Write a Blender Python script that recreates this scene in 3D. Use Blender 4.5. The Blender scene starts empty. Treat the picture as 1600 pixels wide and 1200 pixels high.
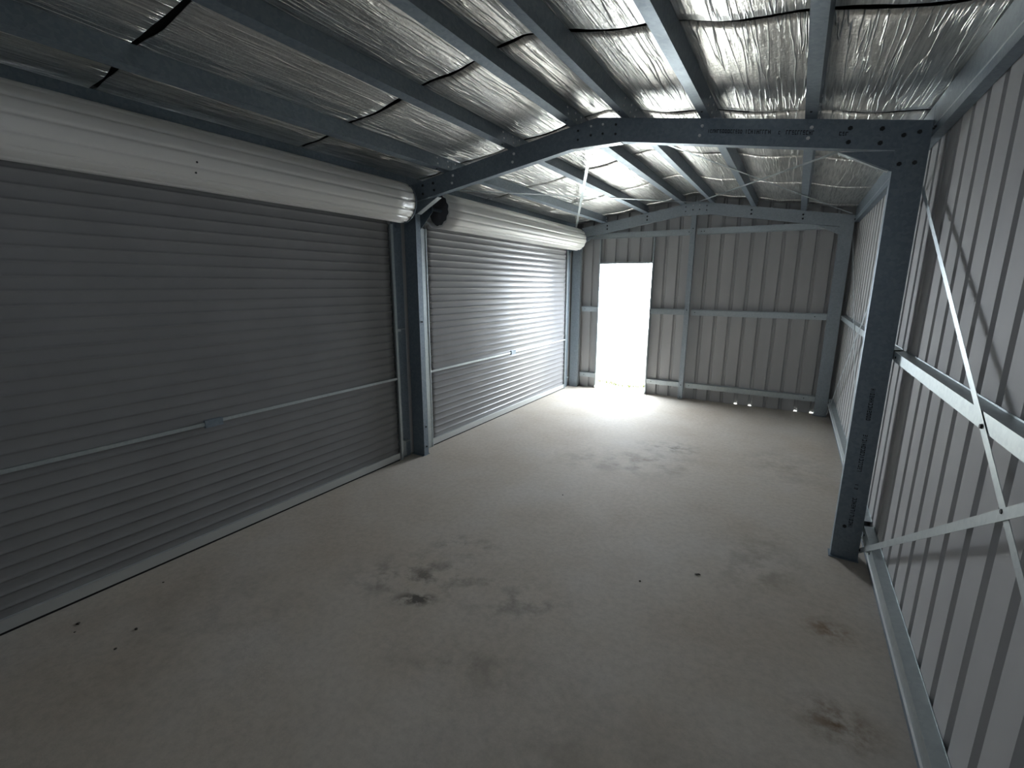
import bpy, math, random
from mathutils import Vector, Matrix
random.seed(7)
C = bpy.context.scene
COL = C.collection

# ------------------------------------------------------------------ materials
def mat(name, base, rough=.5, metal=0.0, spec=.5):
    m = bpy.data.materials.new(name); m.use_nodes = True
    b = m.node_tree.nodes['Principled BSDF']
    b.inputs['Base Color'].default_value = (*base, 1)
    b.inputs['Roughness'].default_value = rough
    b.inputs['Metallic'].default_value = metal
    b.inputs['Specular IOR Level'].default_value = spec
    return m, m.node_tree, b

def noise(nt, scale, detail=4, vec=None, rough=.55):
    n = nt.nodes.new('ShaderNodeTexNoise'); n.inputs['Scale'].default_value = scale
    n.inputs['Detail'].default_value = detail; n.inputs['Roughness'].default_value = rough
    if vec is not None: nt.links.new(vec, n.inputs['Vector'])
    return n.outputs['Fac']

def coords(nt, scale=(1, 1, 1)):
    t = nt.nodes.new('ShaderNodeTexCoord'); mp = nt.nodes.new('ShaderNodeMapping')
    mp.inputs['Scale'].default_value = scale
    nt.links.new(t.outputs['Object'], mp.inputs['Vector'])
    return mp.outputs['Vector']

def ramp(nt, fac, stops):
    r = nt.nodes.new('ShaderNodeValToRGB'); e = r.color_ramp.elements
    while len(e) > 1: e.remove(e[-1])
    e[0].position = stops[0][0]; e[0].color = (*stops[0][1], 1)
    for p, c in stops[1:]:
        k = e.new(p); k.color = (*c, 1)
    nt.links.new(fac, r.inputs['Fac'])
    return r.outputs['Color']

def bump(nt, b, h, strength, dist):
    n = nt.nodes.new('ShaderNodeBump'); n.inputs['Strength'].default_value = strength
    n.inputs['Distance'].default_value = dist
    nt.links.new(h, n.inputs['Height']); nt.links.new(n.outputs['Normal'], b.inputs['Normal'])

def galv(name, c1, c2, rough=.42, metal=.75):
    m, nt, b = mat(name, c1, rough, metal)
    v = nt.nodes.new('ShaderNodeTexVoronoi'); v.inputs['Scale'].default_value = 60
    nt.links.new(coords(nt), v.inputs['Vector'])
    mx = nt.nodes.new('ShaderNodeMix'); mx.data_type = 'RGBA'
    mx.inputs[6].default_value = (*c1, 1); mx.inputs[7].default_value = (*c2, 1)
    sep = nt.nodes.new('ShaderNodeSeparateColor'); nt.links.new(v.outputs['Color'], sep.inputs[0])
    nt.links.new(sep.outputs[0], mx.inputs[0]); nt.links.new(mx.outputs[2], b.inputs['Base Color'])
    n = noise(nt, 9, 3, coords(nt))
    mr = nt.nodes.new('ShaderNodeMapRange'); mr.inputs['To Min'].default_value = rough - .08; mr.inputs['To Max'].default_value = rough + .12
    nt.links.new(n, mr.inputs['Value']); nt.links.new(mr.outputs[0], b.inputs['Roughness'])
    return m

M = {}
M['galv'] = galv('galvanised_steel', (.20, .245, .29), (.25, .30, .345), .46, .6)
M['galv_lit'] = galv('galvanised_steel_lit', (.34, .39, .43), (.40, .45, .49), .45, .35)  # same steel, brighter light on the far frame put into its colour
M['strap'] = galv('galvanised_strap', (.46, .51, .53), (.52, .57, .58), .38)
M['bolt'] = mat('zinc_bolt', (.85, .86, .86), .4, .0)[0]
M['bolt_dark'] = mat('dark_bolt', (.03, .033, .036), .6, .3)[0]
M['ink'] = mat('print_ink', (.012, .013, .018), .7)[0]
M['black'] = mat('black_rubber', (.012, .012, .012), .8)[0]

# painted cladding, inner face
m, nt, b = mat('cladding_sheet', (.4, .4, .4), .6, .0, .2)
c = ramp(nt, noise(nt, 3.0, 4, coords(nt, (1, 1, .35))), [(.3, (.42, .42, .425)), (.7, (.47, .47, .47))])
nt.links.new(c, b.inputs['Base Color']); M['clad'] = m

# roller curtain paint
m, nt, b = mat('roller_curtain', (.4, .4, .4), .25, .0, .22)
c = ramp(nt, noise(nt, 2.5, 3, coords(nt)), [(.3, (.25, .25, .255)), (.7, (.28, .28, .285))])
nt.links.new(c, b.inputs['Base Color']); M['curtain'] = m
M['drumface'] = mat('curtain_outer_face', (.72, .71, .68), .3, 0, .3)[0]
M['drumin'] = mat('curtain_inner', (.10, .10, .105), .6)[0]
M['rail'] = mat('bottom_rail', (.60, .62, .62), .35, .5)[0]

# foil blanket with creases running along the purlins
m, nt, b = mat('foil_blanket', (.84, .82, .79), .33, 1.0)
v1 = coords(nt, (24, 1.1, 1.1))
n1 = noise(nt, 1.0, 2, v1, .45)
ab = nt.nodes.new('ShaderNodeMath'); ab.operation = 'SUBTRACT'; nt.links.new(n1, ab.inputs[0]); ab.inputs[1].default_value = .5
a2 = nt.nodes.new('ShaderNodeMath'); a2.operation = 'ABSOLUTE'; nt.links.new(ab.outputs[0], a2.inputs[0])
cr = ramp(nt, a2.outputs[0], [(0, (1, 1, 1)), (.028, (.2, .2, .2)), (.2, (0, 0, 0))])
n2 = noise(nt, 55, 4, coords(nt, (1, .8, 1)), .6)
n3 = noise(nt, 1.0, 3, coords(nt, (60, 9, 9)), .5)
s1 = nt.nodes.new('ShaderNodeMath'); s1.operation = 'MULTIPLY_ADD'; nt.links.new(n2, s1.inputs[0]); s1.inputs[1].default_value = .75
nt.links.new(cr, s1.inputs[2])
s2 = nt.nodes.new('ShaderNodeMath'); s2.operation = 'MULTIPLY_ADD'; nt.links.new(n3, s2.inputs[0]); s2.inputs[1].default_value = .45
nt.links.new(s1.outputs[0], s2.inputs[2])
bump(nt, b, s2.outputs[0], .8, .0055)
n4 = noise(nt, 1.0, 4, coords(nt, (85, 4, 85)), .6)      # crease light and shade painted into the film colour, streaks along the roll
nt.links.new(ramp(nt, n4, [(.36, (.60, .59, .57)), (.5, (.84, .83, .80)), (.62, (.95, .935, .90))]), b.inputs['Base Color'])
M['foil'] = m
M['roof'] = mat('roof_sheet', (.05, .05, .05), .7)[0]

# concrete slab with stains
m, nt, b = mat('concrete_floor', (.36, .35, .33), .75, 0, .35)
big = noise(nt, 1.1, 5, coords(nt), .6)
c1 = ramp(nt, big, [(.32, (.46, .40, .33)), (.5, (.51, .46, .395)), (.68, (.54, .50, .45))])
fine = noise(nt, 26, 6, coords(nt), .7)
c2 = ramp(nt, fine, [(.25, (.80, .80, .80)), (.6, (1, 1, 1))])
mx = nt.nodes.new('ShaderNodeMix'); mx.data_type = 'RGBA'; mx.blend_type = 'MULTIPLY'; mx.inputs[0].default_value = 1
nt.links.new(c1, mx.inputs[6]); nt.links.new(c2, mx.inputs[7])
cur = mx.outputs[2]
def stain(cur, x, y, r, col, amt, sx=1., sy=1., nscale=5., lo=.42, hi=.62, rot=0.):
    t = nt.nodes.new('ShaderNodeTexCoord'); mp = nt.nodes.new('ShaderNodeMapping'); mp.vector_type = 'TEXTURE'
    mp.inputs['Location'].default_value = (x, y, 0); mp.inputs['Scale'].default_value = (r * sx, r * sy, 1)
    mp.inputs['Rotation'].default_value = (0, 0, rot)
    nt.links.new(t.outputs['Object'], mp.inputs['Vector'])
    g = nt.nodes.new('ShaderNodeTexGradient'); g.gradient_type = 'SPHERICAL'; nt.links.new(mp.outputs[0], g.inputs[0])
    n = noise(nt, nscale, 6, coords(nt), .65)
    rr = nt.nodes.new('ShaderNodeMapRange'); rr.inputs['From Min'].default_value = lo; rr.inputs['From Max'].default_value = hi
    nt.links.new(n, rr.inputs['Value'])
    mu = nt.nodes.new('ShaderNodeMath'); mu.operation = 'MULTIPLY'; nt.links.new(g.outputs['Fac'], mu.inputs[0]); nt.links.new(rr.outputs[0], mu.inputs[1])
    m2 = nt.nodes.new('ShaderNodeMath'); m2.operation = 'MULTIPLY'; m2.use_clamp = True; nt.links.new(mu.outputs[0], m2.inputs[0]); m2.inputs[1].default_value = amt
    q = nt.nodes.new('ShaderNodeMix'); q.data_type = 'RGBA'; nt.links.new(m2.outputs[0], q.inputs[0])
    nt.links.new(cur, q.inputs[6]); q.inputs[7].default_value = (*col, 1)
    return q.outputs[2]
DK = (.19, .17, .145)
cur = stain(cur, 1.32, -1.55, .55, DK, 1.3, 1.0, .55, 7, .47, .66, .5)
cur = stain(cur, 1.45, -1.72, .12, (.10, .09, .075), 1.6, 1.3, .6, 16, .4, .55, .5)
cur = stain(cur, 1.35, -1.15, .35, DK, .9, 1, .5, 8, .48, .66, .3)
cur = stain(cur, 1.95, -1.45, .45, DK, .8, 1, .6, 7, .48, .66, .2)
cur = stain(cur, 1.95, -1.95, .5, DK, .6, 1, .5, 6, .46, .66, .3)
cur = stain(cur, 1.9, .95, .75, (.24, .20, .16), 1.1, 1, .7, 5, .46, .64, .4)
cur = stain(cur, 2.1, 1.55, .5, DK, 1.0, 1, .5, 8, .47, .64, .3)
cur = stain(cur, 1.35, .75, .5, DK, .5, 1, .6, 7, .45, .66, .3)
cur = stain(cur, 3.1, -.35, .6, (.20, .17, .12), .7, .6, 1, 5, .42, .62)
cur = stain(cur, 3.44, -.82, .16, (.20, .13, .075), 1.1, .9, .8, 14, .38, .6)
cur = stain(cur, 3.44, -1.42, .20, (.18, .12, .07), 1.1, 1., .8, 12, .4, .6)
cur = stain(cur, 3.2, 1.6, .7, DK, .5, .7, 1, 5, .42, .62)
cur = stain(cur, 2.6, -2.1, .9, DK, .35, 1, .6, 4, .42, .62)
cur = stain(cur, .6, -2.4, .8, DK, .35, 1, .8, 5, .42, .62)
nt.links.new(cur, b.inputs['Base Color'])
bump(nt, b, noise(nt, 40, 6, coords(nt), .7), .25, .004)
M['floor'] = m

m, nt, b = mat('outside_ground', (.45, .43, .38), .9, 0, .2)
c = ramp(nt, noise(nt, 18, 6, coords(nt)), [(.3, (.34, .33, .29)), (.7, (.52, .50, .45))])
nt.links.new(c, b.inputs['Base Color']); M['ground'] = m
m, nt, b = mat('grass_blade', (.07, .085, .012), .7, 0, .2)
M['grass'] = m
M['fence'] = mat('cream_fence_sheet', (.80, .77, .68), .6)[0]
M['leaf'] = mat('dry_leaf', (.035, .028, .02), .8)[0]

# ------------------------------------------------------------------ mesh helpers
class MB:
    def __init__(s): s.v = []; s.f = []
    def add(s, vs, fs):
        n = len(s.v); s.v += [tuple(p) for p in vs]; s.f += [tuple(i + n for i in f) for f in fs]; return s
    def box(s, x0, x1, y0, y1, z0, z1):
        return s.add([(x0, y0, z0), (x1, y0, z0), (x1, y1, z0), (x0, y1, z0), (x0, y0, z1), (x1, y0, z1), (x1, y1, z1), (x0, y1, z1)],
                     [(0, 3, 2, 1), (4, 5, 6, 7), (0, 1, 5, 4), (1, 2, 6, 5), (2, 3, 7, 6), (3, 0, 4, 7)])
    def prism(s, poly, a, b):            # poly: list of 3D points, swept from offset a to offset b
        n = len(poly); a = Vector(a); b = Vector(b)
        vs = [Vector(p) + a for p in poly] + [Vector(p) + b for p in poly]
        fs = [(i, (i + 1) % n, n + (i + 1) % n, n + i) for i in range(n)] + [tuple(range(n))[::-1], tuple(range(n, 2 * n))]
        return s.add(vs, fs)
    def strip(s, outl, inl, a, b):       # thin folded sheet, quads only
        n = len(outl); a = Vector(a); b = Vector(b)
        vs = [Vector(p) + a for p in outl] + [Vector(p) + a for p in inl] + [Vector(p) + b for p in outl] + [Vector(p) + b for p in inl]
        fs = []
        for i in range(n - 1):
            fs += [(i, i + 1, 2 * n + i + 1, 2 * n + i), (n + i + 1, n + i, 3 * n + i, 3 * n + i + 1),
                   (i + 1, i, n + i, n + i + 1), (2 * n + i, 2 * n + i + 1, 3 * n + i + 1, 3 * n + i)]
        fs += [(0, 2 * n, 3 * n, n), (n - 1, 2 * n - 1, 4 * n - 1, 3 * n - 1)]
        return s.add(vs, fs)
    def cyl(s, c, ax, r, h, n=8, r2=None):
        c = Vector(c); ax = Vector(ax).normalized(); u = ax.orthogonal().normalized(); w = ax.cross(u); r2 = r if r2 is None else r2
        vs = [c + u * math.cos(2 * math.pi * i / n) * r + w * math.sin(2 * math.pi * i / n) * r for i in range(n)]
        vs += [c + ax * h + u * math.cos(2 * math.pi * i / n) * r2 + w * math.sin(2 * math.pi * i / n) * r2 for i in range(n)]
        fs = [(i, (i + 1) % n, n + (i + 1) % n, n + i) for i in range(n)] + [tuple(range(n))[::-1], tuple(range(n, 2 * n))]
        return s.add(vs, fs)
    def build(s, name, m, parent=None, smooth=False, origin=None):
        me = bpy.data.meshes.new(name)
        o0 = Vector(origin) if origin is not None else Vector((0, 0, 0))
        me.from_pydata([tuple(Vector(p) - o0) for p in s.v], [], s.f)
        me.materials.append(m)
        import bmesh
        bm = bmesh.new(); bm.from_mesh(me); bmesh.ops.recalc_face_normals(bm, faces=bm.faces)
        long_ = [e for e in bm.edges if e.calc_length() > .45]      # keep faces from getting long and thin
        if long_ and len(bm.faces) < 5000:
            mx = max(e.calc_length() for e in long_)
            bmesh.ops.subdivide_edges(bm, edges=long_, cuts=min(38, int(mx / .2)), use_grid_fill=True)
        bm.to_mesh(me); bm.free()
        if smooth: me.polygons.foreach_set('use_smooth', [True] * len(me.polygons))
        me.update()
        o = bpy.data.objects.new(name, me); COL.objects.link(o); o.location = o0
        if parent is not None:
            o.parent = parent; o.location = o0 - (parent.location if parent is not None else Vector())
        return o

def fold(pts, t):
    """2-D polyline -> offset polyline on its left side, mitred"""
    out = []
    for i, p in enumerate(pts):
        d = []
        if i > 0: d.append((Vector(p) - Vector(pts[i - 1])).normalized())
        if i < len(pts) - 1: d.append((Vector(pts[i + 1]) - Vector(p)).normalized())
        ns = [Vector((-e.y, e.x)) for e in d]
        n = sum(ns, Vector((0, 0))); n.normalize()
        k = t / max(.3, n.dot(ns[0]))
        out.append(Vector(p) + n * k)
    return out

def section(mb, pts, t, O, U, V, a, b):
    O = Vector(O); U = Vector(U); V = Vector(V)
    o = [O + U * p[0] + V * p[1] for p in pts]
    i = [O + U * p[0] + V * p[1] for p in fold(pts, t)]
    mb.strip(o, i, a, b); return mb

def empty(name, loc, label, cat, group=None, kind=None):
    o = bpy.data.objects.new(name, None); COL.objects.link(o); o.location = loc; o.empty_display_size = .1
    tag(o, label, cat, group, kind); return o
def tag(o, label, cat, group=None, kind=None):
    if label: o['label'] = label
    if cat: o['category'] = cat
    if group: o['group'] = group
    if kind: o['kind'] = kind
    return o
def struct(o, label=None):
    o['kind'] = 'structure'
    if label: o['label'] = label
    return o

# ------------------------------------------------------------------ dimensions (metres)
L = 3.88; XA = 1.742; ZA = 2.886; SL = .1607
XR0, XR1 = 3.484, 3.630            # right column web
XL0, XL1 = -.145, 0.0              # left column web
GX = 3.634; CX = 3.685             # girt face, cladding face (right wall)
CY = 3.985                         # cladding face (end wall)
CLX = -.172
CU = -.138                         # roller curtain plane
TH = math.atan(SL); CT, ST = math.cos(TH), math.sin(TH)
def rz(x): return ZA - SL * abs(x - XA)     # rafter top
DV = .153

# ------------------------------------------------------------------ setting
o = MB().box(-.21, 3.72, -4.02, 4.0, -.12, 0).build('floor', M['floor']); struct(o)

def cladding(name, s0, s1, zb, zt, place, phase, pitch=.193, lift=()):
    """vertical ribbed sheet; place(s, depth, z) -> point, depth grows outwards"""
    br = []
    k0 = int((s0 - phase) / pitch) - 2; k1 = int((s1 - phase) / pitch) + 2
    for k in range(k0, k1 + 1):
        c = phase + k * pitch
        br += [(c - .026, 0, None), (c - .013, .028, k), (c + .013, .028, k), (c + .026, 0, None)]
    br.sort(key=lambda t: t[0])
    def dep(s):
        for (a, da, _), (b_, db, _) in zip(br, br[1:]):
            if a <= s <= b_: return da + (db - da) * (s - a) / max(1e-9, b_ - a)
        return 0
    ss = [(s0, dep(s0), None)] + [q for q in br if s0 < q[0] < s1] + [(s1, dep(s1), None)]
    mb = MB(); vs = []
    for s, d, k in ss:
        z0 = zb(s)
        if k in lift: z0 += .029
        vs += [place(s, d, z0), place(s, d, zt(s))]
    fs = [(2 * i, 2 * i + 2, 2 * i + 3, 2 * i + 1) for i in range(len(ss) - 1)]
    return mb.add(vs, fs)

WB0, WB1, WBZ0, WBZ1 = 1.65, 1.97, 1.98, 2.16      # narrow window added to the unseen back wall for fill light
roofz = lambda x: rz(x) + .135
# far end wall, with the doorway
mb = MB()
pl = lambda s, d, z: (s, CY + d, z)
PH = 2.113
for a, b_, zb in ((-.2, .322, -.02), (1.172, 3.71, -.02)):
    q = cladding('x', a, b_, lambda s, zb=zb: zb, roofz, pl, PH, lift=(2, 3, 6, 7)); mb.add(q.v, q.f)
q = cladding('x', .322, 1.172, lambda s: 2.05, roofz, pl, PH); mb.add(q.v, q.f)
struct(mb.build('wall_far', M['clad']))
mb = MB(); plB = lambda s, d, z: (s, -CY - d, z)
for a, b_, z0, z1 in ((-.2, WB0, -.02, 0), (WB1, 3.71, -.02, 0), (WB0, WB1, -.02, WBZ0), (WB0, WB1, WBZ1, 0)):
    q = cladding('x', a, b_, lambda s, z0=z0: z0, roofz if z1 == 0 else (lambda s, z1=z1: z1), plB, .05); mb.add(q.v, q.f)
struct(mb.build('wall_back', M['clad']))
q = cladding('x', -4.0, 4.0, lambda s: -.02, lambda s: roofz(CX), lambda s, d, z: (CX + d, s, z), -1.45)
struct(q.build('wall_right', M['clad']))
mb = MB()
plL = lambda s, d, z: (CLX - d, s, z)
for a, b_, zb in ((-4.0, -3.46, -.02), (-.33, .36, -.02), (3.51, 4.0, -.02), (-3.46, -.33, 2.2), (.36, 3.51, 2.2)):
    q = cladding('x', a, b_, lambda s, zb=zb: zb, lambda s: roofz(-.17), plL, .1); mb.add(q.v, q.f)
struct(mb.build('wall_left', M['clad']))
# base flashing strip along the right wall
mb = MB(); mb.box(CX - .006, CX - .001, -3.97, 3.97, 0.001, .07)
struct(mb.build('baseboard_right', M['galv']))
t = empty('fill_window_1', ((WB0 + WB1) / 2, -CY, WBZ0), None, None, None, 'structure')  # added opening behind the camera, brightens the near end
mb = MB(); mb.box(WB0 - .03, WB1 + .03, -CY - .04, -CY + .03, WBZ0 - .03, WBZ0).box(WB0 - .03, WB1 + .03, -CY - .04, -CY + .03, WBZ1, WBZ1 + .03)
mb.box(WB0 - .03, WB0, -CY - .04, -CY + .03, WBZ0, WBZ1).box(WB1, WB1 + .03, -CY - .04, -CY + .03, WBZ0, WBZ1)
mb.build('fill_window_frame', M['strap'], t)
# roof sheeting
mb = MB()
pr = [(-.26, roofz(-.26)), (XA, roofz(XA)), (3.76, roofz(3.76))]
up = [(x, z + .03) for x, z in pr]
mb.prism([(x, 0, z) for x, z in pr] + [(x, 0, z) for x, z in reversed(up)], (0, -4.06, 0), (0, 4.06, 0))
struct(mb.build('ceiling', M['roof']))

# ------------------------------------------------------------------ foil blankets
PX = [.35, 1.00, 1.53, 1.92, 2.45, 3.035]
PC = [-.17] + [x + .03 for x in PX] + [3.69]
def foil_h(x, y):
    for a, b_ in zip(PC, PC[1:]):
        if a <= x <= b_:
            t = (x - a) / (b_ - a)
            w = b_ - a
            if a < XA < b_: return .104 - .002 * math.sin(math.pi * t) ** 2
            return .103 - (.030 * w) * math.sin(math.pi * t) ** 2
    return .103
ys = [-3.975, -3.43, -2.23, -1.04, .18, 1.36, 2.55, 3.74, 3.975]
flabels = ['silver foil insulation strip over the back wall, behind the camera',
           'silver foil strip first in front of the back wall, above the near roller door',
           'silver foil strip above the middle of the near roller door',
           'silver foil strip just in front of the middle portal frame, with a dark reflected band',
           'silver foil strip just beyond the middle portal frame, brightest under the ridge',
           'silver foil strip above the lock of the far roller door',
           'silver foil strip second from the far end wall',
           'narrow silver foil strip meeting the far end wall above the doorway']
for k in range(len(ys) - 1):
    y0, y1 = ys[k], ys[k + 1]
    g0 = .017 if k > 0 else 0; g1 = .017 if k < len(ys) - 2 else 0
    rnd = random.Random(k + 3)
    ph = [rnd.random() * 6 for _ in range(8)]
    nx = 150; ny = max(3, int((y1 - y0) / .06))
    vs = []; fs = []
    for i in range(nx + 1):
        x = -.168 + (3.682 + .168) * i / nx
        ea = y0 + g0 + (.006 * math.sin(x * 5 + ph[0]) + .004 * math.sin(x * 17 + ph[1])) * (g0 > 0)
        eb = y1 - g1 + (.006 * math.sin(x * 5.7 + ph[2]) + .004 * math.sin(x * 15 + ph[3])) * (g1 > 0)
        for j in range(ny + 1):
            t = j / ny; y = ea + (eb - ea) * t
            z = rz(x) + foil_h(x, y) + .0008 * math.sin(x * 31 + ph[4] + y * 2) + .0005 * math.sin(x * 73 + y * 9 + ph[5])
            if k > 0 and j == 0: z += .004
            edge = min(t, 1 - t) * (y1 - y0)
            vs.append((x, y, z))
    for i in range(nx):
        for j in range(ny):
            a = i * (ny + 1) + j; fs.append((a, a + ny + 1, a + ny + 2, a + 1))
    o = MB().add(vs, fs).build('insulation_blanket', M['foil'], smooth=True)
    md = o.modifiers.new('thick', 'SOLIDIFY'); md.thickness = .004; md.offset = 0
    tag(o, flabels[k], 'insulation', 'foil insulation strips under the roof', 'thing')

# ------------------------------------------------------------------ framing
T = .0024
def bolt(parent, p, ax, r=.011, h=.008, m='bolt', name='bolt'):
    return MB().cyl(p, ax, r, h, 6, r * .8).build(name, M[m], parent)

def printed(parent, place, words, seed=1):
    """rows of small worn, unreadable printed characters; place(s, t) -> point"""
    rnd = random.Random(seed)
    for s0, s1, h, dens in words:
        s = s0; mb = MB()
        while s < s1:
            w = rnd.uniform(.009, .014)
            strokes = rnd.choice([[(0, 0, .3, 1), (.3, .8, 1, 1)], [(0, 0, .3, 1), (.3, 0, 1, .2), (.3, .8, 1, 1)], [(.35, 0, .65, 1)],
                                  [(0, 0, .3, 1), (.7, 0, 1, 1), (.3, .4, .7, .6)], [(0, 0, 1, .2), (0, .4, 1, .6), (0, .8, 1, 1), (0, .4, .3, 1)],
                                  [(0, 0, .3, 1), (.3, 0, 1, .2), (.7, .2, 1, .9), (.3, .8, 1, 1)]])
            for a, b0, c, d in strokes:
                mb.prism([place(s + a * w, b0 * h), place(s + c * w, b0 * h), place(s + c * w, d * h), place(s + a * w, d * h)], (0, 0, 0), (0, -.0006, 0))
            s += w + (.004 if dens else .012)
        mb.build('printed_marking', M['ink'], parent)

def column(x0, x1, y, h, label, flip=False, bolts=(), marks=False):
    t = empty('steel_column', (x0, y, 0), label, 'column', 'portal frame columns', 'thing')
    D = x1 - x0; B = .064
    mb = MB(); pts = [(.016, B), (0, B), (0, 0), (D, 0), (D, B), (D - .016, B)]
    section(mb, pts, T, (x0, y, 0), (1, 0, 0), (0, 1, 0), (0, 0, .004), (0, 0, h))
    mb.build('channel', M['galv_lit' if y > 3 else 'galv'], t)
    MB().box(x0 - .01, x1 + .005, y - .02, y + B + .01, 0, .006).build('base_plate', M['galv'], t)
    for bx, bz in bolts: bolt(t, (bx, y - .0002, bz), (0, -1, 0), .012, .009, 'bolt_dark')
    return t
hr = lambda x: rz(x)
cR = column(XR0, XR1, -.003, hr(XR1) - .002, 'tall dark galvanised column standing midway along the ribbed side wall, with printed marks',
            bolts=[(3.512, 2.525), (3.578, 2.532), (3.512, 2.38), (3.578, 2.38), (3.535, .22)])
def px_(s, t): return (3.575 - t, -.0035, s)
def mapz(zz): return None
printed(cR, lambda s, t: (3.553 + t, -.0034, s), [(.93, 1.12, .022, 1), (.60, .83, .022, 1), (.48, .51, .018, 0), (.22, .42, .022, 1)], 5)
cL = column(XL0, XL1, -.003, hr(XL1) - DV - .002 + .06, 'shaded galvanised column standing between the two roller doors',)
for z in (.09, .30, 1.36): MB().cyl((-.0 + .0002, .032, z), (1, 0, 0), .009, .006, 6).build('bolt', M['bolt_dark'], cL)
cR2 = column(XR0, XR1, L - .003, hr(XR1) - .002, 'pale blue-lit galvanised corner column at the far end of the ribbed side wall')
cL2 = column(XL0, XL1, L - .003, hr(XL1) - DV + .05, 'galvanised corner column between the far roller door and the open doorway')

def rafter(x0, x1, y, label, bolts=(), words=None):
    t = empty('steel_rafter', ((x0 + x1) / 2, y, rz((x0 + x1) / 2)), label, 'rafter', 'portal frame rafters', 'thing')
    B = .064; mb = MB()
    pts = [(.016, B), (0, B), (0, 0), (DV, 0), (DV, B), (DV - .016, B)]
    a = [Vector((x0, y, rz(x0) - DV)) + Vector((0, p[1], p[0])) for p in pts]
    i = [Vector((x0, y, rz(x0) - DV)) + Vector((0, p[1], p[0])) for p in fold(pts, T)]
    mb.strip(a, i, (0, 0, 0), (x1 - x0, 0, rz(x1) - rz(x0)))
    mb.build('channel', M['galv_lit' if y > 3 else 'galv'], t)
    for bx, off, dark in bolts:
        bolt(t, (bx, y - .0002, rz(bx) - off), (0, -1, 0), .011 if not dark else .013, .008, 'bolt_dark' if dark else 'bolt')
    if words: printed(t, words[0], words[1], 9)
    return t
def rb(xs): return [(x + d, off, 0) for x in xs for d, off in ((.006, .045), (-.006, .102))]
rafter(-.13, XA, 0, 'dark sloping rafter from the column between the roller doors up to the ridge', rb([.437, 1.047]) + [(.10, .04, 1), (.10, .11, 1), (.22, .05, 1), (.23, .11, 1)])
rafter(XA, XR1 - .001, 0, 'dark sloping rafter from the ridge down to the marked column, printed lettering along it',
       rb([2.458, 3.069]) + [(3.265, .045, 1), (3.265, .118, 1), (3.413, .045, 1), (3.413, .118, 1)],
       (lambda s, t: (s, -.0004, rz(s) - .085 + t), [(2.50, 2.53, .02, 1), (2.54, 2.70, .022, 1), (2.72, 2.85, .024, 1), (2.905, 2.92, .018, 0), (2.945, 3.085, .024, 1), (3.215, 3.255, .02, 1)]))
rafter(-.13, XA, L, 'pale far-end rafter rising from the roller door corner to the ridge', [(x, o_, 1) for x in (.43, 1.05) for o_ in (.05, .10)])
rafter(XA, XR1 - .001, L, 'pale far-end rafter falling from the ridge to the corner column by the side wall', [(x, o_, 1) for x in (2.46, 3.07) for o_ in (.05, .10)])

def apex(y, label):
    t = empty('apex_bracket', (XA, y, rz(XA)), label, 'bracket', 'ridge brackets', 'thing')
    xa, xb = 1.56, 1.925; zb = 2.703
    f = y - .0032
    poly = [(xa, f, rz(xa) - DV - .003), (XA - .03, f, zb), (XA + .03, f, zb), (xb, f, rz(xb) - DV - .003), (xb, f, rz(xb) - .004), (XA, f, rz(XA) - .004), (xa, f, rz(xa) - .004)]
    poly[0] = (xa, f, zb + .001); poly[1] = (XA - .02, f, zb); poly[2] = (XA + .02, f, zb); poly[3] = (xb, f, zb - .002)
    MB().prism(poly, (0, 0, 0), (0, .003, 0)).build('web_plate', M['galv_lit' if y > 3 else 'galv'], t)
    MB().box(xa, xb, f, y + .060, zb - .004, zb - .001).build('flange', M['strap'], t)
    for x in (1.60, 1.70, 1.79, 1.885):
        for o_ in (.045, .105): bolt(t, (x, f - .0002, rz(x) - o_), (0, -1, 0), .009, .006, 'bolt' if (x, o_) in ((1.79, .045), (1.70, .045)) else 'bolt_dark')
apex(0, 'galvanised ridge plate joining the dark rafters of the middle portal frame')
apex(L, 'galvanised ridge plate at the top of the far end wall post')

def haunch(pts, fl, y, label):
    """pts: gusset outline (x,z); fl: two (x,z) of the diagonal flange"""
    t = empty('knee_bracket', (pts[0][0], y, pts[0][1]), label, 'bracket', 'knee brackets', 'thing')
    MB().prism([(x, y + .004, z) for x, z in pts], (0, 0, 0), (0, .003, 0)).build('gusset', M['galv_lit' if y > 3 else 'galv'], t)
    (xa, za), (xb, zb) = fl; d = Vector((xb - xa, 0, zb - za)).normalized(); n = Vector((-d.z, 0, d.x)) * .003
    MB().prism([(xa, y + .001, za), (xb, y + .001, zb), (xb + n.x, y + .001, zb + n.z), (xa + n.x, y + .001, za + n.z)], (0, 0, 0), (0, .058, 0)).build('flange', M['strap'], t)
haunch([(3.222, 2.476), (3.49, 2.45), (3.49, 2.345), (3.45, 2.356)], [(3.222, 2.476), (3.470, 2.350)], 0, 'triangular knee bracket with a bright edge at the top of the marked column')
haunch([(.262, 2.476), (-.006, 2.45), (-.006, 2.345), (.034, 2.356)], [(.262, 2.476), (.014, 2.350)], 0, 'knee bracket wedged between the ends of the two rolled door drums')
haunch([(3.242, 2.480), (3.49, 2.45), (3.49, 2.36), (3.45, 2.372)], [(3.242, 2.480), (3.470, 2.368)], L, 'knee bracket with a bright edge at the top of the far corner column')
haunch([(.242, 2.480), (-.006, 2.45), (-.006, 2.36), (.034, 2.372)], [(.242, 2.480), (.014, 2.368)], L, 'knee bracket at the far end of the far rolled door drum')

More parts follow.
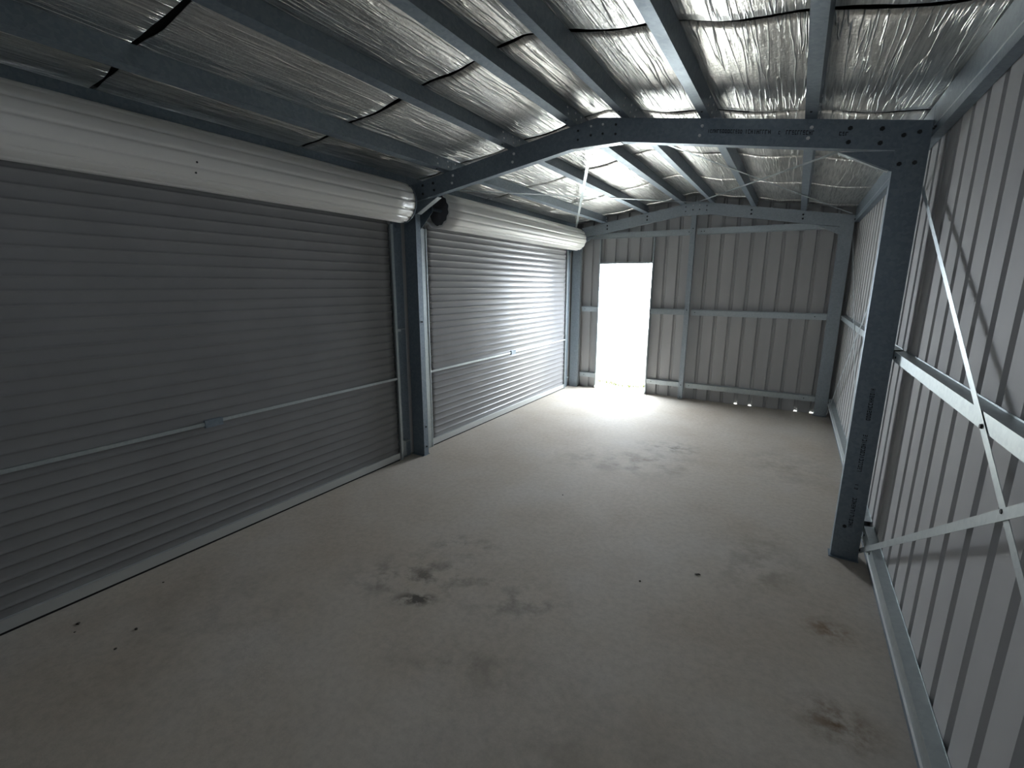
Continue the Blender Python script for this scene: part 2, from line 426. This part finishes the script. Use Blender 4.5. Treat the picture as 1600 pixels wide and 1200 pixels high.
# purlins
pn = ['lowest purlin above the near roller door', 'second purlin up from the near roller door', 'purlin just on the door side of the ridge, near half',
      'purlin just past the ridge towards the ribbed side wall, near half', 'middle purlin of the side-wall slope, near half', 'lowest purlin of the side-wall slope, almost overhead']
pf = ['lowest purlin above the far roller door', 'second purlin up from the far roller door', 'purlin just on the door side of the ridge, far half',
      'purlin just past the ridge towards the ribbed side wall, far half', 'middle purlin of the side-wall slope, far half', 'lowest purlin of the side-wall slope, far half']
def purlin(x, y0, y1, label, near):
    sg = 1 if x < XA else -1
    Tv = Vector((CT, 0, sg * ST)); Nv = Vector((-sg * ST, 0, CT))
    O = Vector((x, 0, rz(x) + .001))
    t = empty('roof_purlin', (x, y0, rz(x)), 'galvanised ' + label, 'purlin', 'roof purlins', 'thing')
    mb = MB(); F = .062; H = .100
    section(mb, [(0, .015), (0, 0), (F, 0), (F, H), (0, H), (0, H - .015)], .0022, O, Tv, Nv, (0, y0, 0), (0, y1, 0))
    mb.build('channel', M['galv'], t)
    ends = [y1 - .05, y1 - .19] if near else [y0 + .05, y1 - .05]
    for yy in ends:
        for hh in (.028, .072):
            p = O + Tv * (F + .0002) + Nv * hh; bolt(t, (p.x, yy, p.z), Tv, .008, .005)
    p = O + Tv * .03 - Nv * .0002
    bolt(t, (p.x, (y1 - .17) if near else y0 + .2, p.z), -Nv, .007, .005, 'bolt_dark')
for i, x in enumerate(PX):
    purlin(x, -3.95, .034, pn[i], True)
for i, x in enumerate(PX):
    purlin(x, .036, 3.95, pf[i], False)

def eave(right, y0, y1, label):
    t = empty('eave_purlin', (XR1 if right else XL0, y0, 2.5), label, 'purlin', 'eave purlins', 'thing')
    mb = MB()
    if right: section(mb, [(.048, .016), (.048, 0), (0, 0), (0, .175), (.044, .175)], -.0022, (XR1 + .002, 0, 2.500), (1, 0, 0), (0, 0, 1), (0, y0, 0), (0, y1, 0))
    else: section(mb, [(-.045, .016), (-.045, 0), (0, 0), (0, .095), (-.045, .095)], .0022, (-.122, 0, 2.592), (1, 0, 0), (0, 0, 1), (0, y0, 0), (0, y1, 0))
    mb.build('channel', M['galv'], t)
    if right:
        MB().box(XR1 - .0, XR1 + .0018, y0 + .001, y1 - .001, 2.545, 2.552).build('lip', M['strap'], t)
        for yy in (y1 - .08, y1 - .11): bolt(t, (XR1 + .0018, yy, 2.53), (-1, 0, 0), .006, .01, 'bolt_dark')
eave(True, -3.95, .03, 'galvanised eave channel along the top of the near ribbed side wall')
eave(True, .032, 3.95, 'galvanised eave channel along the top of the far ribbed side wall')
eave(False, -3.95, .03, 'thin galvanised eave channel above the near rolled door drum')
eave(False, .032, 3.95, 'thin galvanised eave channel above the far rolled door drum')

# girts
def hat(mb, O, D, U, a, b, f=.036, dep=.048):
    section(mb, [(-f - .010, dep), (-f - .004, dep), (-f, 0), (f, 0), (f + .004, dep), (f + .010, dep)], .0018, O, U, D, a, b)
def girt_right(z, y0, y1, label, holes, f=.027):
    t = empty('wall_girt', (GX, y0, z), label, 'girt', 'wall girts', 'thing')
    mb = MB(); hat(mb, (GX, 0, z), (1, 0, 0), (0, 0, 1), (0, y0, 0), (0, y1, 0), f); mb.build('rail', M['strap'], t)
    if f > .03: MB().box(GX - .007, GX, y0 + .03, y1 - .01, z - f, z - f + .003).build('lip', M['bolt'], t)
    for yy in holes: bolt(t, (GX, yy, z), (-1, 0, 0), .008, .004, 'bolt_dark')
def girt_end(z, x0, x1, label, holes=()):
    y = 3.932
    t = empty('wall_girt', (x0, y, z), label, 'girt', 'wall girts', 'thing')
    mb = MB(); hat(mb, (0, y, z), (0, 1, 0), (0, 0, 1), (x0, 0, 0), (x1, 0, 0)); mb.build('rail', M['strap'], t)
    for xx in holes: bolt(t, (xx, y, z), (0, -1, 0), .007, .004, 'bolt_dark')
girt_right(1.329, -3.95, -.005, 'pale mid-height girt across the near ribbed side wall, crossed by a strap', (-.07, -3.8))
girt_right(.215, -3.95, -.005, 'dusty low girt near the floor along the near ribbed side wall', (-.06, -.3), .036)
girt_right(1.329, .07, 3.87, 'mid-height girt on the far half of the ribbed side wall', (.2, 3.8))
girt_right(.215, .07, 3.87, 'low girt near the floor on the far half of the ribbed side wall', (.2, 3.8), .036)
girt_end(1.325, 1.775, 3.62, 'mid-height girt on the end wall between the centre post and corner column', (1.83, 3.35))
girt_end(.213, 1.775, 3.62, 'low girt on the end wall between the centre post and corner column', (1.83, 3.35))
girt_end(2.480, 1.775, 3.42, 'top girt on the end wall between the centre post and knee bracket', (1.83, 1.87))
girt_end(1.325, 1.178, 1.72, 'short mid-height girt between the doorway and the centre post', (1.70,))
girt_end(.213, 1.178, 1.72, 'short low girt between the doorway and the centre post', (1.25,))
girt_end(2.480, .02, 1.72, 'top girt on the end wall running over the doorway', (1.66,))
girt_end(1.325, .02, .298, 'short mid-height girt between the roller door corner column and doorway', (.08,))
girt_end(.213, .02, .298, 'short low girt between the roller door corner column and doorway', (.10,))

# centre post
t = empty('wall_post', (1.722, L, 0), 'slim galvanised centre post of the end wall under the ridge', 'post', None, 'thing')
mb = MB(); section(mb, [(.012, .05), (0, .05), (0, 0), (.068, 0), (.068, .05), (.056, .05)], T, (1.688, L - .002 + .004, 0), (1, 0, 0), (0, 1, 0), (0, 0, .003), (0, 0, 2.80))
mb.build('channel', M['galv_lit'], t)
for z in (.03, .22, 1.36, 2.52): bolt(t, (1.722, L + .0018, z), (0, -1, 0), .008, .005, 'bolt_dark')

# doorway frame in the end wall
t = empty('door_1', (.74, 3.95, 0), 'open doorway in the end wall, blown white with daylight', None, None, 'structure')
for x0, x1, s in ((.302, .322, 1), (1.156, 1.174, -1)):
    MB().box(x0, x1, 3.925, 4.03, 0, 2.43).build('jamb', M['strap'], t)
MB().box(.322, 1.156, 3.94, 4.03, 2.048, 2.072).build('header', M['strap'], t)
for z0, z1 in ((.10, .52), (.74, .78), (.83, .86), (1.30, 1.44), (1.60, 1.92)):
    MB().box(.322, .331, 4.012, 4.03, z0, z1).build('door_stop', M['clad'], t)
for x in (.318, 1.16): MB().box(x - .012, x + .012, 3.905, 3.925, .002, .05).build('foot_bracket', M['bolt'], t)

# ------------------------------------------------------------------ bracing straps
def strap(p, q, nrm, w, label, group, screws=()):
    p = Vector(p); q = Vector(q); d = (q - p).normalized(); n = Vector(nrm).normalized(); s = d.cross(n).normalized() * w / 2
    c = (p + q) / 2
    t = empty('bracing_strap', c, label, 'strap', group, 'thing')
    MB().prism([p + s, q + s, q - s, p - s], (0, 0, 0), n * .0012).build('band', M['strap'], t)
    for k in screws:
        a = p + (q - p) * k; bolt(t, a + n * .0012, n, .009, .006, 'bolt_dark', 'screw')
gw = 'crossed bracing straps on the ribbed side wall'; gr = 'crossed bracing straps under the roof'
nr = (-1, 0, 0); X = GX - .002
strap((X, .0, 2.245), (X, -3.708, .02), nr, .032, 'long strap running from the marked column top down across the near side-wall girt', gw, (.418, .49))
strap((X - .004, .02, .06), (X - .004, -3.86, 2.352), nr, .032, 'strap rising from the marked column foot towards the camera, crossing another', gw, (.02,))
strap((X, .08, 2.39), (X, 3.86, .03), nr, .032, 'strap from the column top down to the far corner column foot', gw)
strap((X - .004, .08, .05), (X - .004, 3.86, 2.36), nr, .032, 'strap from the column foot up to the far corner column top', gw)
def ru(x, y, h=-.003): return (x, y, rz(x) + h)
def rn(x): s = 1 if x < XA else -1; return (s * ST, 0, -CT)
def rstrap(xa, ya, xb, yb, h, label):
    strap(ru(xa, ya, h), ru(xb, yb, h), rn((xa + xb) / 2), .03, label, gr)
rstrap(1.70, .075, -.03, 3.72, -.003, 'bright roof strap from the middle ridge to the far end of the drum')
rstrap(-.06, .10, 1.70, 3.86, -.006, 'thin roof strap from above the far drum near end towards the far ridge')
rstrap(3.56, .075, 1.78, 3.86, -.003, 'roof strap from the marked column head to the far ridge')
rstrap(1.78, .075, 3.58, 3.74, -.006, 'thin roof strap from the middle ridge to the far corner column head')

# ------------------------------------------------------------------ roller doors
def roller(y0, y1, label, dlabel, near):
    t = empty('roller_door', (CU, (y0 + y1) / 2, 0), label, 'roller door', 'roller doors', 'thing')
    # curtain profile
    pitch = .0703; vs = []; zt = 2.41; n = int((zt - .06) / pitch * 18)
    prof = []
    for i in range(n + 1):
        z = .06 + (zt - .06) * i / n
        ph = ((z - 2.169) / pitch) % 1.0
        # broad flute with a narrow rolled bead
        d = ph if ph < .5 else 1 - ph
        x = .0105 * math.exp(-(d / .10) ** 2) + .0016 * math.cos(2 * math.pi * ph)
        prof.append((CU + x, z))
    ny = 41
    for x, z in prof:
        for j in range(ny): vs.append((x, y0 + (y1 - y0) * j / (ny - 1), z))
    fs = [(ny * i + j, ny * i + j + 1, ny * (i + 1) + j + 1, ny * (i + 1) + j) for i in range(len(prof) - 1) for j in range(ny - 1)]
    o = MB().add(vs, fs).build('curtain', M['curtain'], t, smooth=True)
    md = o.modifiers.new('thick', 'SOLIDIFY'); md.thickness = .001; md.offset = -1
    # rolled drum
    cx, cz, R, N, K = .030, 2.412, .167, 14, 20
    vs = []; nn = N * K
    for y in (y0 - .012, y1 + .012):
        for rr, am in ((R, .0085), (R - .014, .010)):
            for i in range(nn):
                a = 2 * math.pi * i / nn; ph = (a * N / (2 * math.pi)) % 1; d = ph if ph < .5 else 1 - ph
                r = rr - am * (math.exp(-(d / .11) ** 2) if am < .01 else .5 + .5 * math.cos(2 * math.pi * ph))
                vs.append((cx + r * math.cos(a), y, cz + r * math.sin(a)))
    fs = []
    for i in range(nn):
        j = (i + 1) % nn
        fs += [(i, j, 2 * nn + j, 2 * nn + i), (nn + j, nn + i, 3 * nn + i, 3 * nn + j), (i, nn + i, nn + j, j), (2 * nn + i, 2 * nn + j, 3 * nn + j, 3 * nn + i)]
    o = MB().add(vs, fs).build('rolled_drum', M['drumface'], t, smooth=True)
    for f in o.data.polygons:
        f.use_smooth = abs(f.normal.y) < .5
    o['label'] = dlabel
    ring = []; ye = y1 + .018
    nr_ = 48; vs = []
    for yy in (ye, ye + .006):
        for rr in (R + .004, R - .012):
            vs += [(cx + rr * math.cos(2 * math.pi * i / nr_), yy, cz + rr * math.sin(2 * math.pi * i / nr_)) for i in range(nr_)]
    fs = []
    for i in range(nr_):
        j = (i + 1) % nr_
        fs += [(i, j, 2 * nr_ + j, 2 * nr_ + i), (nr_ + j, nr_ + i, 3 * nr_ + i, 3 * nr_ + j), (i, nr_ + i, nr_ + j, j), (2 * nr_ + i, 2 * nr_ + j, 3 * nr_ + j, 3 * nr_ + i)]
    MB().add(vs, fs).build('end_ring', M['galv'], t)
    for yy, s in ((y0, 1), (y1, -1)):
        mb = MB(); mb.cyl((cx, yy + s * .06, cz), (0, s, 0), R - .022, .02, 32)
        wh = mb.build('drum_wheel', M['drumin'], t)
        MB().cyl((cx, yy - s * .1, cz), (0, s, 0), .017, .18, 12).build('axle', M['galv'], t)
        mb = MB(); yb = yy - s * .10
        mb.prism([(cx + .03, yb, cz + .03), (cx + .03, yb, cz - .03), (CU + .03, yb, cz - .19), (CU - .025, yb, cz - .19), (CU - .025, yb, cz + .0)], (0, 0, 0), (0, .004, 0))
        mb.build('axle_bracket', M['galv'], t)
    # two small screws on the roll
    yc = (y0 + y1) / 2
    if near:
        for a in (-.28, -.62):
            bolt(t, (cx + (R + .001) * math.cos(a), -1.93, cz + (R + .001) * math.sin(a)), (math.cos(a), 0, math.sin(a)), .006, .004, 'bolt_dark', 'screw')
    # bottom rail
    MB().box(CU - .012, CU + .022, y0 + .004, y1 - .004, .016, .078).build('bottom_rail', M['rail'], t)
    MB().box(CU - .008, CU + .016, y0 + .002, y1 - .002, .001, .016).build('rubber_seal', M['black'], t)
    # lock bars and lock
    zl = .822
    lb = MB().box(CU + .018, CU + .026, y0 - .004, yc - .05, zl - .011, zl + .011).build('lock_bar', M['strap'], t)
    MB().box(CU + .018, CU + .026, yc + .05, y1 + .004, zl - .004, zl + .016).build('lock_bar', M['strap'], t)
    lk = MB().box(CU + .012, CU + .034, yc - .055, yc + .055, zl - .024, zl + .026).build('lock', M['galv'], t)
    MB().cyl((CU + .034, yc + .012, zl + .004), (1, 0, 0), .014, .016, 12).build('knob', M['bolt'], lk)
    MB().box(CU + .038, CU + .044, yc - .05, yc + .014, zl - .004, zl + .01).build('handle', M['bolt_dark'], lk)
    # guides
    for yg, s in ((y0, -1), (y1, 1)):
        mb = MB()
        xi, xo = CU + .024, CU - .031
        ya, yb = (yg + .010, yg + .040) if s > 0 else (yg - .004, yg - .078)
        MB().box(xi, xi + .006, min(ya, ya + s * .012), max(ya, ya + s * .012), .002, 2.245).build('guide_lip', M['strap'], t)
        section(mb, [(ya, xi - .012), (ya, xi), (yb, xi), (yb, xo), (ya - s * .15, xo)], .0016 * s, (0, 0, 0), (0, 1, 0), (1, 0, 0), (0, 0, .002), (0, 0, 2.245))
        g = mb.build('guide', M['strap'], t)
        ys_ = sorted((yg - s * .11, yg + s * .006))
        MB().box(CU - .030, CU - .0045, ys_[0], ys_[1], .003, 2.24).build('light_leak_filler', M['black'], t)  # added black filler, blocks light leaking in past the curtain edge
        for k in range(15):
            z = .09 + k * .147
            if s > 0: MB().cyl((CU - .002, yb, z), (0, s, 0), .007, .022, 6).build('bolt', M['bolt_dark'], g)
            else: MB().cyl((xi, ya - .035, z), (1, 0, 0), .008, .005, 6).build('bolt', M['bolt_dark'], g)
    return t
roller(-3.535, -.222, 'wide shaded roller door nearest the camera, dark grey ribbed curtain', 'pale rolled top of the near roller door', True)
roller(.268, 3.602, 'brightly lit roller door beside the open doorway, gleaming ribbed curtain', 'pale rolled top of the far roller door with an open dark end', False)

# jamb studs beside the guides
def jamb(y0, y1, label):
    t = empty('jamb_stud', (-.15, y0, 0), label, 'stud', 'jamb studs beside the roller doors', 'thing')
    mb = MB(); section(mb, [(y0, -.166), (y0, -.150), (y1, -.150), (y1, -.166)], .0018, (0, 0, 0), (0, 1, 0), (1, 0, 0), (0, 0, .001), (0, 0, 2.32))
    mb.build('channel', M['galv'], t)
    for z in (.185, 1.30):
        mb = MB(); mb.box(-.149, -.085, y0 + .004, y0 + .05, z - .002, z + .002).box(-.149, -.146, y0 + .004, y0 + .05, z - .17 if z < 1 else z - .03, z)
        mb.build('cleat', M['strap'], t)
jamb(-.156, -.045, 'dim stud between the near roller door guide and the column')
jamb(3.67, 3.79, 'dim stud between the far roller door guide and the far corner column')

# ------------------------------------------------------------------ floor debris
def crumb(x, y, r, label, cat='debris', leaf=False):
    rnd = random.Random(int(x * 1000 + y * 77)); mb = MB(); n = 7
    if leaf:
        a = rnd.random() * 3; d = Vector((math.cos(.2), math.sin(.2), 0)); e = Vector((-d.y, d.x, 0))
        c = Vector((x, y, .002))
        ring = [c - d * r * 2.2, c - d * r + e * r * .5, c + d * r + e * r * .5 + Vector((0, 0, .004)), c + d * r * 2.2, c + d * r - e * r * .5, c - d * r - e * r * .5 + Vector((0, 0, .003))]
        mb.prism(ring, (0, 0, -.001), (0, 0, .0015))
        o = mb.build('dry_leaf', M['leaf'], origin=(x, y, 0))
    else:
        vs = [(x, y, r * .8)]; 
        for i in range(n):
            a = 2 * math.pi * i / n; q = r * rnd.uniform(.6, 1.2); vs.append((x + q * math.cos(a), y + q * math.sin(a), r * rnd.uniform(.2, .4)))
        for i in range(n):
            vs.append((vs[1 + i][0], vs[1 + i][1], 0.0))
        fs = [(0, 1 + i, 1 + (i + 1) % n) for i in range(n)] + [(1 + i, 1 + n + i, 1 + n + (i + 1) % n, 1 + (i + 1) % n) for i in range(n)] + [tuple(range(n + 1, 2 * n + 1))]
        o = mb.add(vs, fs).build('dirt_crumb', M['leaf'], origin=(x, y, 0))
    return tag(o, label, cat, 'bits of dirt on the concrete floor', 'thing')
crumb(.096, -2.746, .010, 'tiny dark crumb closest to the near roller door rail')
crumb(.158, -2.777, .005, 'speck of dirt just beside the largest dark crumb')
crumb(.396, -2.611, .009, 'tiny dark crumb alone on the floor off the near roller door')
crumb(.466, -2.722, .008, 'tiny dark crumb, lowest of those near the near roller door')
crumb(.080, -2.359, .006, 'dark speck beside the near roller door, under its lock')
crumb(2.488, -.916, .007, 'small dark speck in the middle of the floor, beside the dry leaf')
crumb(2.773, -.674, .008, 'small dark sliver of dry leaf on the floor before the marked column', 'leaf', True)
crumb(1.207, 3.86, .010, 'small dark leaf bit on the threshold of the doorway', 'leaf', True)
crumb(1.60, -.10, .007, 'dark speck on the floor beyond the middle column line')

# ------------------------------------------------------------------ outside
struct(MB().box(-6, 10, 4.0, 14, -.14, -.02).box(-6, 10, -14, -4.02, -.14, -.02).build('ground', M['ground']))
mb = MB(); rnd = random.Random(3)
for i in range(1500):
    x = rnd.uniform(-.6, 1.6); y = 4.42 + abs(rnd.gauss(0, .12)) + .1 * math.sin(x * 7)
    if rnd.random() < .12: y -= rnd.uniform(0, .25)
    h = rnd.uniform(.015, .05); a = rnd.random() * 6.28; w = .005; lx, ly = rnd.uniform(-.02, .02), rnd.uniform(-.02, .02)
    ux, uy = math.cos(a) * w, math.sin(a) * w
    mb.add([(x - ux, y - uy, -.021), (x + ux, y + uy, -.021), (x + lx, y + ly, h - .02)], [(0, 1, 2)])
o = mb.build('grass', M['grass']); tag(o, 'sunlit strip of short grass outside the open doorway', 'grass', None, 'stuff')
t = empty('boundary_fence', (.5, 5.05, 0), 'cream sheet fence outside the doorway, washed out by daylight', 'fence', None, 'thing')
mb = MB(); n = 60
vs = []
for i in range(n + 1):
    x = -3 + 8 * i / n; d = .012 if i % 2 else 0
    vs += [(x, 5.05 + d, -.02), (x, 5.05 + d, .85)]
mb.add(vs, [(2 * i, 2 * i + 2, 2 * i + 3, 2 * i + 1) for i in range(n)])
mb.build('panel', M['fence'], t)
MB().box(-3, 5, 5.03, 5.08, .84, .88).build('top_rail', M['fence'], t)

# ------------------------------------------------------------------ light
w = bpy.data.worlds.new('overcast'); C.world = w; w.use_nodes = True
nt = w.node_tree; bg = nt.nodes['Background']
tc = nt.nodes.new('ShaderNodeTexCoord'); sx = nt.nodes.new('ShaderNodeSeparateXYZ'); nt.links.new(tc.outputs['Generated'], sx.inputs[0])
sk = ramp(nt, sx.outputs['Z'], [(0, (.84, .92, 1.0)), (.9, (.84, .92, 1.0))])     # overcast sky, brighter overhead
nt.links.new(sk, bg.inputs['Color']); bg.inputs['Strength'].default_value = 7.5
pd = bpy.data.lights.new('doorway_portal', 'AREA'); pd.shape = 'RECTANGLE'; pd.size = .84; pd.size_y = 2.05
pd.cycles.is_portal = True
po = bpy.data.objects.new('doorway_portal', pd); COL.objects.link(po); po.location = (.74, 4.035, 1.02)
po.rotation_euler = (math.radians(-90), 0, 0)     # facing into the shed

pd = bpy.data.lights.new('fill_window_portal', 'AREA'); pd.shape = 'RECTANGLE'; pd.size = WB1 - WB0; pd.size_y = WBZ1 - WBZ0  # portal of the added fill opening
pd.cycles.is_portal = True
po = bpy.data.objects.new('fill_window_portal', pd); COL.objects.link(po); po.location = ((WB0 + WB1) / 2, -CY - .045, (WBZ0 + WBZ1) / 2)
po.rotation_euler = (math.radians(90), 0, 0)

# ------------------------------------------------------------------ camera
yaw, pitch_, roll = -.5251674, -.2100459, .006394; F = 727.744
cy, sy = math.cos(yaw), math.sin(yaw)
fwd = Vector((sy * math.cos(pitch_), cy * math.cos(pitch_), math.sin(pitch_)))
right = Vector((cy, -sy, 0)); upv = right.cross(fwd)
r2 = right * math.cos(roll) + upv * math.sin(roll); u2 = -right * math.sin(roll) + upv * math.cos(roll)
cam = bpy.data.cameras.new('camera'); co = bpy.data.objects.new('camera', cam); COL.objects.link(co)
mw = Matrix((r2, u2, -fwd)).transposed().to_4x4(); mw.translation = Vector((3.10360, -3.41004, 1.72544))
co.matrix_world = mw
cam.sensor_fit = 'HORIZONTAL'; cam.sensor_width = 36; cam.lens = F / 1600 * 36
cam.shift_x = -13.5 / 1600; cam.shift_y = -1.2 / 1600
cam.clip_start = .02
C.camera = co
v = C.view_settings; v.view_transform = 'Standard'; v.look = 'None'; v.gamma = 1; v.use_curve_mapping = False; v.exposure = 2.35
C.cycles.max_bounces = 16; C.cycles.diffuse_bounces = 12; C.cycles.glossy_bounces = 8
C.cycles.sample_clamp_indirect = 0
C.cycles.use_denoising = True
